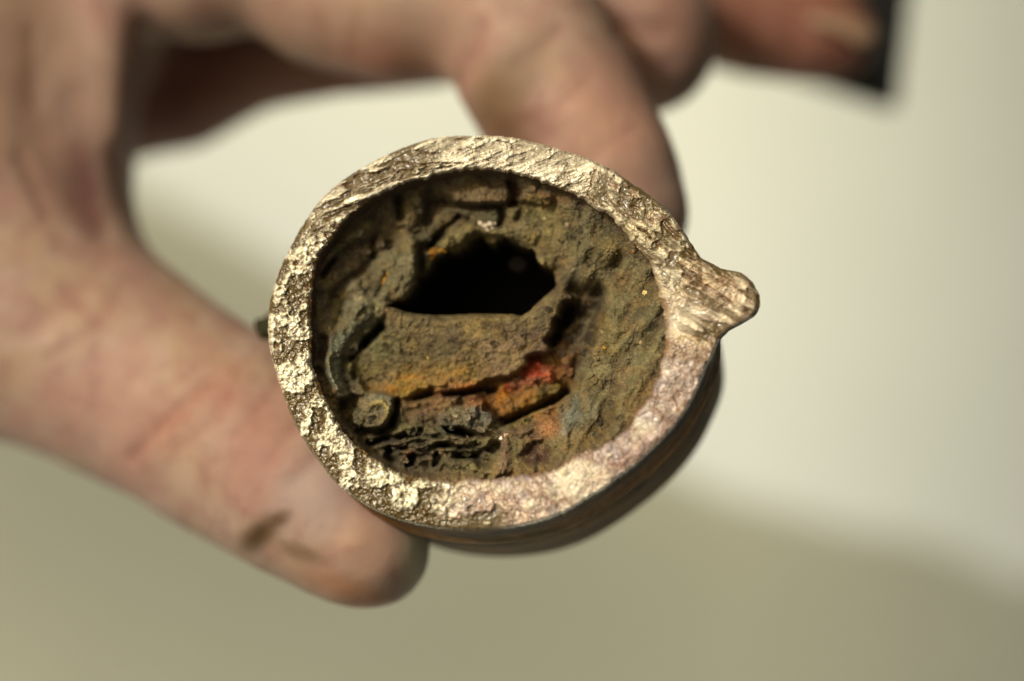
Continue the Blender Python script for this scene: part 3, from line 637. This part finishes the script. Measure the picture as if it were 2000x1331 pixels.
# thin scale flakes lying on and curling out of the crust
def flake(px, py, sz, tilt, turn, rgb, seed):
    g_ = np.random.default_rng(seed); n = 14; a = np.linspace(0, 2 * np.pi, n, endpoint=False)
    rr_ = (.62 + .5 * g_.random(n)) * np.array([1, .62])[0]; el = g_.uniform(.4, .8)
    rings = [(.02, 0), (.55, 0), (1, 0), (1.0, -1), (.55, -1), (.02, -1)]; vs = []
    for q, side in rings:
        x = np.cos(a) * rr_ * q * sz; y = np.sin(a) * rr_ * q * sz * el
        z = .22 * sz * (x / sz) ** 2 * g_.uniform(1.1, 1.1) * (1 if seed % 3 else -1) + side * max(1.6, .12 * sz) + .05 * sz * np.cos(a * 3 + seed)
        vs.append(np.stack([x, y, z], 1))
    v = np.concatenate(vs); ct, st_ = math.cos(tilt), math.sin(tilt)
    v = np.stack([v[:, 0] * ct + v[:, 2] * st_, v[:, 1], -v[:, 0] * st_ + v[:, 2] * ct], 1)
    cu, su = math.cos(turn), math.sin(turn); v = np.stack([v[:, 0] * cu - v[:, 1] * su, v[:, 0] * su + v[:, 1] * cu, v[:, 2]], 1)
    de = dsurf(px, py) - 1.5 * PX; P0 = W(np.float64(px), np.float64(py), float(-TILT(px, py) + de)); k = (D + de) / D
    P = P0 + np.stack([v[:, 0], -v[:, 1], v[:, 2]], 1) * PX * k
    i = np.arange(n); f = np.concatenate([np.stack([j * n + i, j * n + (i + 1) % n, (j + 1) * n + (i + 1) % n, (j + 1) * n + i], 1) for j in range(5)])
    cc = np.clip(lin(rgb)[None] * (1 + .35 * g_.normal(size=(len(P), 1))), .003, .8)
    return mesh_obj('flake', P, f, M_crust, pipe, {'col': cc}, smooth=False)
fr = np.random.default_rng(77); nf = 0
areas = [(800, 870, 190, 62, 60), (990, 790, 120, 60, 26), (700, 640, 70, 130, 22), (1130, 620, 60, 110, 18), (790, 440, 120, 60, 22), (1180, 720, 90, 130, 24), (1120, 430, 90, 50, 12), (880, 690, 150, 60, 10)]
for ax_, ay_, sx_, sy_, cnt_ in areas:
    for _ in range(cnt_):
        x_ = ax_ + sx_ * fr.uniform(-1, 1); y_ = ay_ + sy_ * fr.uniform(-1, 1); sz = fr.uniform(5, 15) * (1.15 if ay_ > 800 else .9)
        tl_, tn_, mul = fr.uniform(-.75, .75), fr.uniform(0, 6.28), fr.uniform(.6, 1.25)
        if math.hypot(x_ - CX, y_ - CY) > .93 * rad(INN, np.array([math.atan2(y_ - CY, x_ - CX)]))[0] or poly_sd(np.array([x_]), np.array([y_]), HOLE)[0] < 14: continue
        i_ = int((x_ - gx[0]) / st); j_ = int((y_ - gy[0]) / st)
        flake(x_, y_, sz, tl_, tn_, tuple(np.clip(Cc[i_, j_], 0, 1) ** (1 / 2.2) * 255 * mul), 900 + nf); nf += 1
# bright brass nuggets standing out of the broken face
for k, (px, py, a, b_, rt) in enumerate([(1070,962,5,9,-.5),(1085,950,7,5,0),(1100,925,9,8,.4),(1060,975,4,4,0),(970,968,6,4,.3),(1010,945,5,4,0),(1155,925,7,5,.2),(1003,1000,4,4,0),(952,1022,10,4,0),(1090,975,6,4,.2),(1190,890,6,5,0),(1148,905,6,5,0)]):
    speck('brass_nugget', px, py, a * .75, b_ * .75, (214, 202, 170), 600 + k, 1, depth=-.35e-3, mat=M_brass, rot=rt)
# second spur on the far side of the pipe, seen behind the left of the rim
bk = speck('back_spur', 530, 640, 34, 24, (44, 42, 24), 640, 0, depth=16e-3, mat=M_wall)

# ------------------------------------------------------------------ the hand (one continuous surface from blended limbs)
def limb(*nodes):                        # (px, py, depth mm, apparent radius px)
    out = []
    for px, py, de, r_ in nodes:
        p = W(np.float64(px), np.float64(py), de * 1e-3); out.append((p, r_ * PX * (D + de * 1e-3) / D))
    return out
LIMBS = {
 'thumb': (limb((-60,520,44,270),(150,665,38,222),(330,778,32,208),(480,868,25,202),(600,950,19,190),(670,1008,16,170),(704,1050,14,146),(728,1074,14,120)), .004),
 'web': (limb((50,620,42,195),(75,420,46,150),(100,230,48,168),(105,40,50,172),(90,-200,52,190)), .003),
 'fold': (limb((200,-40,44,76),(200,120,39,64),(196,250,38,54),(192,350,41,38),(194,410,46,24)), .002),
 'index': (limb((120,-190,52,190),(390,-72,46,160),(530,-78,44,132),(640,-4,42,142),(780,26,38,146),(890,22,36,124)), .003),
 'index_tip': (limb((985,15,35,158),(1040,110,32,168),(1110,230,29,163),(1180,340,27,152),(1225,420,26,128)), .002),
 'middle': (limb((165,120,72,225),(330,128,70,168),(480,80,66,140),(640,60,62,128),(820,60,60,118),(1000,40,60,120)), .003),
 'middle_tip': (limb((1080,-80,58,150),(1215,10,50,150),(1255,60,48,146),(1262,95,47,132)), .002),
 'ring': (limb((700,-60,80,150),(1100,-45,78,150),(1340,-35,74,150),(1480,28,72,127),(1580,60,71,108),(1622,70,71,93)), .002),
 'palm': (limb((-120,480,50,300),(-260,150,58,330),(-150,-160,62,300),(150,-130,64,220)), .010),
 'knuckles': (limb((200,-120,66,215),(450,-80,72,175),(700,-90,74,150)), .010),
 'forearm': (limb((-260,210,60,380),(-800,0,72,600),(-1300,-20,84,770),(-2600,-500,104,900)), .012),  # out of view, thickened and angled to cast the shadow on the sheet
}
PIPE_C = W(np.float64(955), np.float64(643), 0.0); PIPE_A = AXn / np.linalg.norm(AXn); PIPE_R = .0188
def sd_limb(P, nodes, k):
    out = None
    for (a, ra_), (b, rb_) in zip(nodes[:-1], nodes[1:]):
        v = b - a; L = v @ v; t_ = np.clip(((P - a) @ v) / L, 0, 1)
        s = np.linalg.norm(P - a - t_[:, None] * v, axis=1) - (ra_ + (rb_ - ra_) * t_)
        out = s if out is None else np.minimum(out, s)
    return out
def smin(a, b, k):
    h = np.clip(.5 + .5 * (b - a) / k, 0, 1); return b + (a - b) * h - k * h * (1 - h)
def hand_sdf(P):
    S_ = {k: sd_limb(P, n, kk) for k, (n, kk) in LIMBS.items()}
    core = smin(smin(S_['palm'], S_['forearm'], .02), S_['knuckles'], .015)
    core = smin(core, S_['web'], .010); core = smin(core, S_['fold'], .0035); core = smin(core, S_['thumb'], .007)
    idx = smin(S_['index'], S_['index_tip'], .0016)
    core = smin(core, idx, .0015)
    mid = smin(S_['middle'], S_['middle_tip'], .003)
    core = smin(core, mid, .0012)
    core = smin(core, S_['ring'], .0012)
    # the pads flatten where they press on the pipe
    ap = P - PIPE_C; tq = ap @ PIPE_A; rad_ = np.linalg.norm(ap - tq[:, None] * PIPE_A, axis=1)
    core = np.maximum(core, np.minimum(PIPE_R - rad_, tq + .002) * 1.0)
    # skin folds and slight unevenness
    core = core + .0004 * (fbm(P[:, 0] + P[:, 2] * .6, P[:, 1] - P[:, 2] * .4, .014, 2, 400))
    return core
def to_px(P):
    k = D / (D - P[:, 2]); return P[:, 0] * k / PX + 1000, 665.5 - P[:, 1] * k / PX
FOLDS = [([(300,840),(350,790)],4,.3), ([(455,850),(520,780),(545,740)],6,.3), ([(520,900),(575,830),(610,790)],6,.3), ([(120,560),(200,640)],9,.3), ([(90,700),(180,640),(240,560)],7,.25), ([(620,40),(640,110)],7,.3), ([(700,20),(690,120)],6,.25), ([(1090,60),(1010,130)],8,.4), ([(1150,150),(1080,220)],6,.3), ([(1240,250),(1130,320)],6,.25), ([(40,300),(90,420)],9,.5), ([(60,60),(70,200)],10,.5), ([(1480,10),(1470,90)],7,.4), ([(1560,20),(1550,110)],5,.3),
 ([(255,895),(330,815),(395,752),(425,748)],7,.7), ([(340,880),(420,815),(450,770)],8,.3), ([(575,940),(620,893),(665,850)],9,.5),
         ([(140,190),(150,300),(170,390),(192,450)],14,.8), ([(60,180),(90,300),(140,400)],22,.5),
         ([(940,50),(918,110),(893,165)],10,.8), ([(120,480),(200,500)],12,.3), ([(1000,250),(1060,220)],10,.3), ([(1220,55),(1290,60)],12,.9), ([(60,640),(160,560)],12,.3)]
vox = .0015
lo = np.array([-.21, -.052, -.125]); hi = np.array([.052, .125, -.004])
n3_ = np.ceil((hi - lo) / vox).astype(int)
ax = [lo[k] + np.arange(n3_[k]) * vox for k in range(3)]
FD = np.empty(n3_)
for i in range(n3_[0]):
    yy, zz = np.meshgrid(ax[1], ax[2], indexing='ij')
    FD[i] = hand_sdf(np.stack([np.full(yy.size, ax[0][i]), yy.ravel(), zz.ravel()], 1)).reshape(yy.shape)
FD[0], FD[-1] = .002, .002; FD[:, 0] = FD[:, -1] = .002; FD[:, :, 0] = FD[:, :, -1] = .002
def surface_nets(Fv):
    ins = Fv < 0; nx, ny, nz = Fv.shape
    acc = np.zeros((nx - 1, ny - 1, nz - 1, 3)); cnt = np.zeros((nx - 1, ny - 1, nz - 1))
    offs = [(0,0,0),(1,0,0),(0,1,0),(1,1,0),(0,0,1),(1,0,1),(0,1,1),(1,1,1)]
    sl3 = lambda o: Fv[o[0]:nx - 1 + o[0], o[1]:ny - 1 + o[1], o[2]:nz - 1 + o[2]]
    for a in range(8):
        for b in range(a + 1, 8):
            oa, ob = np.array(offs[a]), np.array(offs[b])
            if abs(oa - ob).sum() != 1: continue
            A = sl3(offs[a]); B = sl3(offs[b]); m_ = (A < 0) != (B < 0)
            t_ = np.where(m_, A / np.where(A == B, 1, A - B), 0)
            acc += np.where(m_[..., None], oa + (ob - oa) * t_[..., None], 0); cnt += m_
    act = cnt > 0; idx = -np.ones(act.shape, int); idx[act] = np.arange(act.sum())
    ijk = np.argwhere(act); Vv = ijk + acc[act] / cnt[act][:, None]
    Q = []
    for axd in range(3):
        u, v = [(1, 2), (2, 0), (0, 1)][axd]
        s0 = [slice(1, -1)] * 3; s1 = [slice(1, -1)] * 3; s0[axd] = slice(0, -1); s1[axd] = slice(1, None)
        A = ins[tuple(s0)]; B = ins[tuple(s1)]; ch = np.argwhere(A != B); fl = A[tuple(ch.T)]
        base = ch.copy(); base[:, u] += 1; base[:, v] += 1
        def g(du, dv):
            q = base.copy(); q[:, u] -= du; q[:, v] -= dv; return idx[tuple(q.T)]
        qd = np.stack([g(1, 1), g(0, 1), g(0, 0), g(1, 0)], 1)
        qd[~fl] = qd[~fl][:, ::-1]; Q.append(qd)
    Q = np.concatenate(Q); return Vv, Q[(Q >= 0).all(1)]
HV, HF = surface_nets(FD); HV = lo + HV * vox
def grad(P, e=.0004):
    g = np.stack([hand_sdf(P + np.eye(3)[k] * e) - hand_sdf(P - np.eye(3)[k] * e) for k in range(3)], 1)
    return g / np.maximum(np.linalg.norm(g, axis=1), 1e-9)[:, None]
# catmull-clark once for a smooth skin
tmp = bpy.data.meshes.new('tmp'); tmp.from_pydata(HV.tolist(), [], HF.tolist()); to_ = bpy.data.objects.new('tmp', tmp); COL.objects.link(to_)
sm_ = to_.modifiers.new('s', 'SMOOTH'); sm_.factor = .5; sm_.iterations = 4
sb_ = to_.modifiers.new('u', 'SUBSURF'); sb_.levels = 1; sb_.render_levels = 1
ev = to_.evaluated_get(bpy.context.evaluated_depsgraph_get()).to_mesh()
HV = np.empty(len(ev.vertices) * 3); ev.vertices.foreach_get('co', HV); HV = HV.reshape(-1, 3)
HF = np.empty(len(ev.polygons) * 4, np.int32); ev.loops.foreach_get('vertex_index', HF); HF = HF.reshape(-1, 4)
HN = np.empty(len(ev.vertices) * 3); ev.vertices.foreach_get('normal', HN); HN = HN.reshape(-1, 3)
bpy.data.objects.remove(to_); bpy.data.meshes.remove(tmp)
px, py = to_px(HV); front = sst(-.75, -.1, HN[:, 2])
SK = np.tile(lin((190, 156, 130)), (len(HV), 1))
def paint(mk, rgb, a=1):
    global SK
    m_ = (mk * a)[:, None]; SK = SK * (1 - m_) + lin(rgb) * m_
nn3 = fbm(px, py, 20, 3, 412); nn1 = fbm(px, py, 120, 4, 410); nn2 = fbm(px, py, 45, 4, 411)
paint(sst(-.05, .4, nn1), (192, 148, 126), .8); paint(sst(0, .4, -nn1), (190, 156, 122), .7); paint(sst(.0, .45, nn2), (178, 130, 114), .5); paint(sst(.0, .4, -nn2 + .5 * nn3), (206, 172, 150), .45); paint(sst(.0, .5, nn3), (160, 116, 98), .4)
for P, wd, dp in FOLDS:
    s = seg_d(px, py, P); mk = (1 - sst(0, wd * 3.0, s + 6 * nn2)) * front
    HV = HV - HN * (mk * dp * .6e-3)[:, None]; paint(mk, (160, 106, 88), .4)
def blob(x, y, rx, ry, rot=0):
    c_, s_ = math.cos(rot), math.sin(rot); u = (px - x) * c_ + (py - y) * s_; v = -(px - x) * s_ + (py - y) * c_
    return (1 - sst(.2, 1.5, np.hypot(u / rx, v / ry) + .22 * nn2)) * front
def zr(a, b): return sst(a - 4, a + 4, -HV[:, 2] * 1e3) * (1 - sst(b - 4, b + 4, -HV[:, 2] * 1e3))
paint(blob(430,760,55,60,.6), (184, 122, 100), .5); paint(blob(330,830,90,40,-.8), (186, 126, 104), .5)
paint(blob(510,860,70,110,.6), (178, 124, 104), .6)
paint(blob(620,960,75,95,.5), (184, 158, 140), .8); paint(blob(560,1000,40,60,.5), (180, 150, 134), .5)
paint(blob(505,1045,48,26,-.7), (86, 58, 24), .95); paint(blob(545,1015,26,14,-.4), (100, 66, 32), .8); paint(blob(590,1080,60,18,.35), (120, 88, 56), .7)
paint(blob(735,1080,80,80,0), (222, 176, 142), .8); paint(blob(816,1075,34,100,.1), (255, 232, 180), .95); paint(blob(690,1160,120,30,.4), (206, 146, 100), .7)  # thumb tip painted paler to make up for the pipe's shadow
paint(blob(150,240,70,160,-.1), (150, 118, 104), .7); paint(blob(215,240,26,120,-.05), (196, 160, 134), .8); paint(blob(110,130,60,120,0), (148, 116, 96), .5)  # web fold: lit ridge and shaded valley put into the skin colour
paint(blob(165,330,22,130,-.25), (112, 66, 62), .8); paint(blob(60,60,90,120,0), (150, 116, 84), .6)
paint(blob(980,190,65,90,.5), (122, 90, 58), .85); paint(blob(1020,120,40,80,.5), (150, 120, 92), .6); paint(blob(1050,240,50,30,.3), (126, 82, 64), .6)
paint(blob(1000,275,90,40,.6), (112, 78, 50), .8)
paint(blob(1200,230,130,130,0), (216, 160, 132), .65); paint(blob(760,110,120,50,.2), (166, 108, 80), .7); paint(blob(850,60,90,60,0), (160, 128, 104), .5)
paint(blob(60,130,170,230,0), (146, 112, 88), .6); paint(blob(600,40,320,80,0), (160, 124, 98), .6); paint(blob(1260,60,130,130,0), (150, 106, 84), .4); paint(zr(56, 200), (150, 88, 62), .8); paint(zr(56, 200) * blob(700,140,120,60), (170, 84, 72), .6)  # palm and upper index browned, partly painting in their shade
paint(blob(1270,60,120,140) * zr(40, 60), (168, 112, 88), .6)
hand = empty('hand', tuple(W(np.float64(-100), np.float64(400), .05)), 'bare soiled hand coming from the upper left, holding the pipe between thumb and forefinger', 'hand')
offs = np.array(hand.location)
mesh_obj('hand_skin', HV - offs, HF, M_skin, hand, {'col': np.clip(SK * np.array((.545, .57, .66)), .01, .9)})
M_nail2 = M_nail.copy(); M_nail2.name = 'thumb_nail'  # paler nail copy, lightened to offset the pipe's shadow
for e_, c_ in zip([q for q in M_nail2.node_tree.nodes if q.type == 'VALTORGB'][0].color_ramp.elements, ((.62, .48, .30, 1), (.72, .56, .37, 1))): e_.color = c_
def nail(px, py, de, dir2, L, wd, nrm, name='fingernail'):
    dv = Vector((dir2[0], -dir2[1], 0)).normalized(); n_ = Vector(nrm).normalized(); dv = (dv - n_ * dv.dot(n_)).normalized(); s_ = n_.cross(dv)
    c0 = Vector(W(np.float64(px), np.float64(py), de * 1e-3)); Vs = []; N = 20
    for face in (1, 0):
        for i in range(N + 1):
            for j in range(N + 1):
                u = i / N * 2 - 1; v = j / N * 2 - 1
                x = u * math.sqrt(1 - .4 * v * v) * L; y = v * math.sqrt(1 - .25 * u * u) * wd
                z = wd * .55 * (math.sqrt(max(0, 1 - .8 * v * v)) - 1) - .15 * L * u * u + (0 if face else -.0005)
                Vs.append(c0 + dv * x + s_ * y + n_ * z - Vector(offs))
    f = []; M_ = (N + 1) ** 2
    for i in range(N):
        for j in range(N):
            a = i * (N + 1) + j; f.append((a, a + N + 1, a + N + 2, a + 1)); f.append((M_ + a, M_ + a + 1, M_ + a + N + 2, M_ + a + N + 1))
    rim_ = [j for j in range(N)] + [i * (N + 1) + N for i in range(N)] + [N * (N + 1) + N - j for j in range(N)] + [(N - i) * (N + 1) for i in range(N)]
    for a, b_ in zip(rim_, rim_[1:] + rim_[:1]): f.append((a, b_, M_ + b_, M_ + a))
    return mesh_obj(name, [tuple(v) for v in Vs], f, M_nail, hand)
nail(1640, 22, 66.6, (1, .55), .0052, .0036, (.32, .84, .42))
nail(800, 1094, 17.5, (.35, .9), .0050, .0036, (.78, -.42, .25)).data.materials[0] = M_nail2
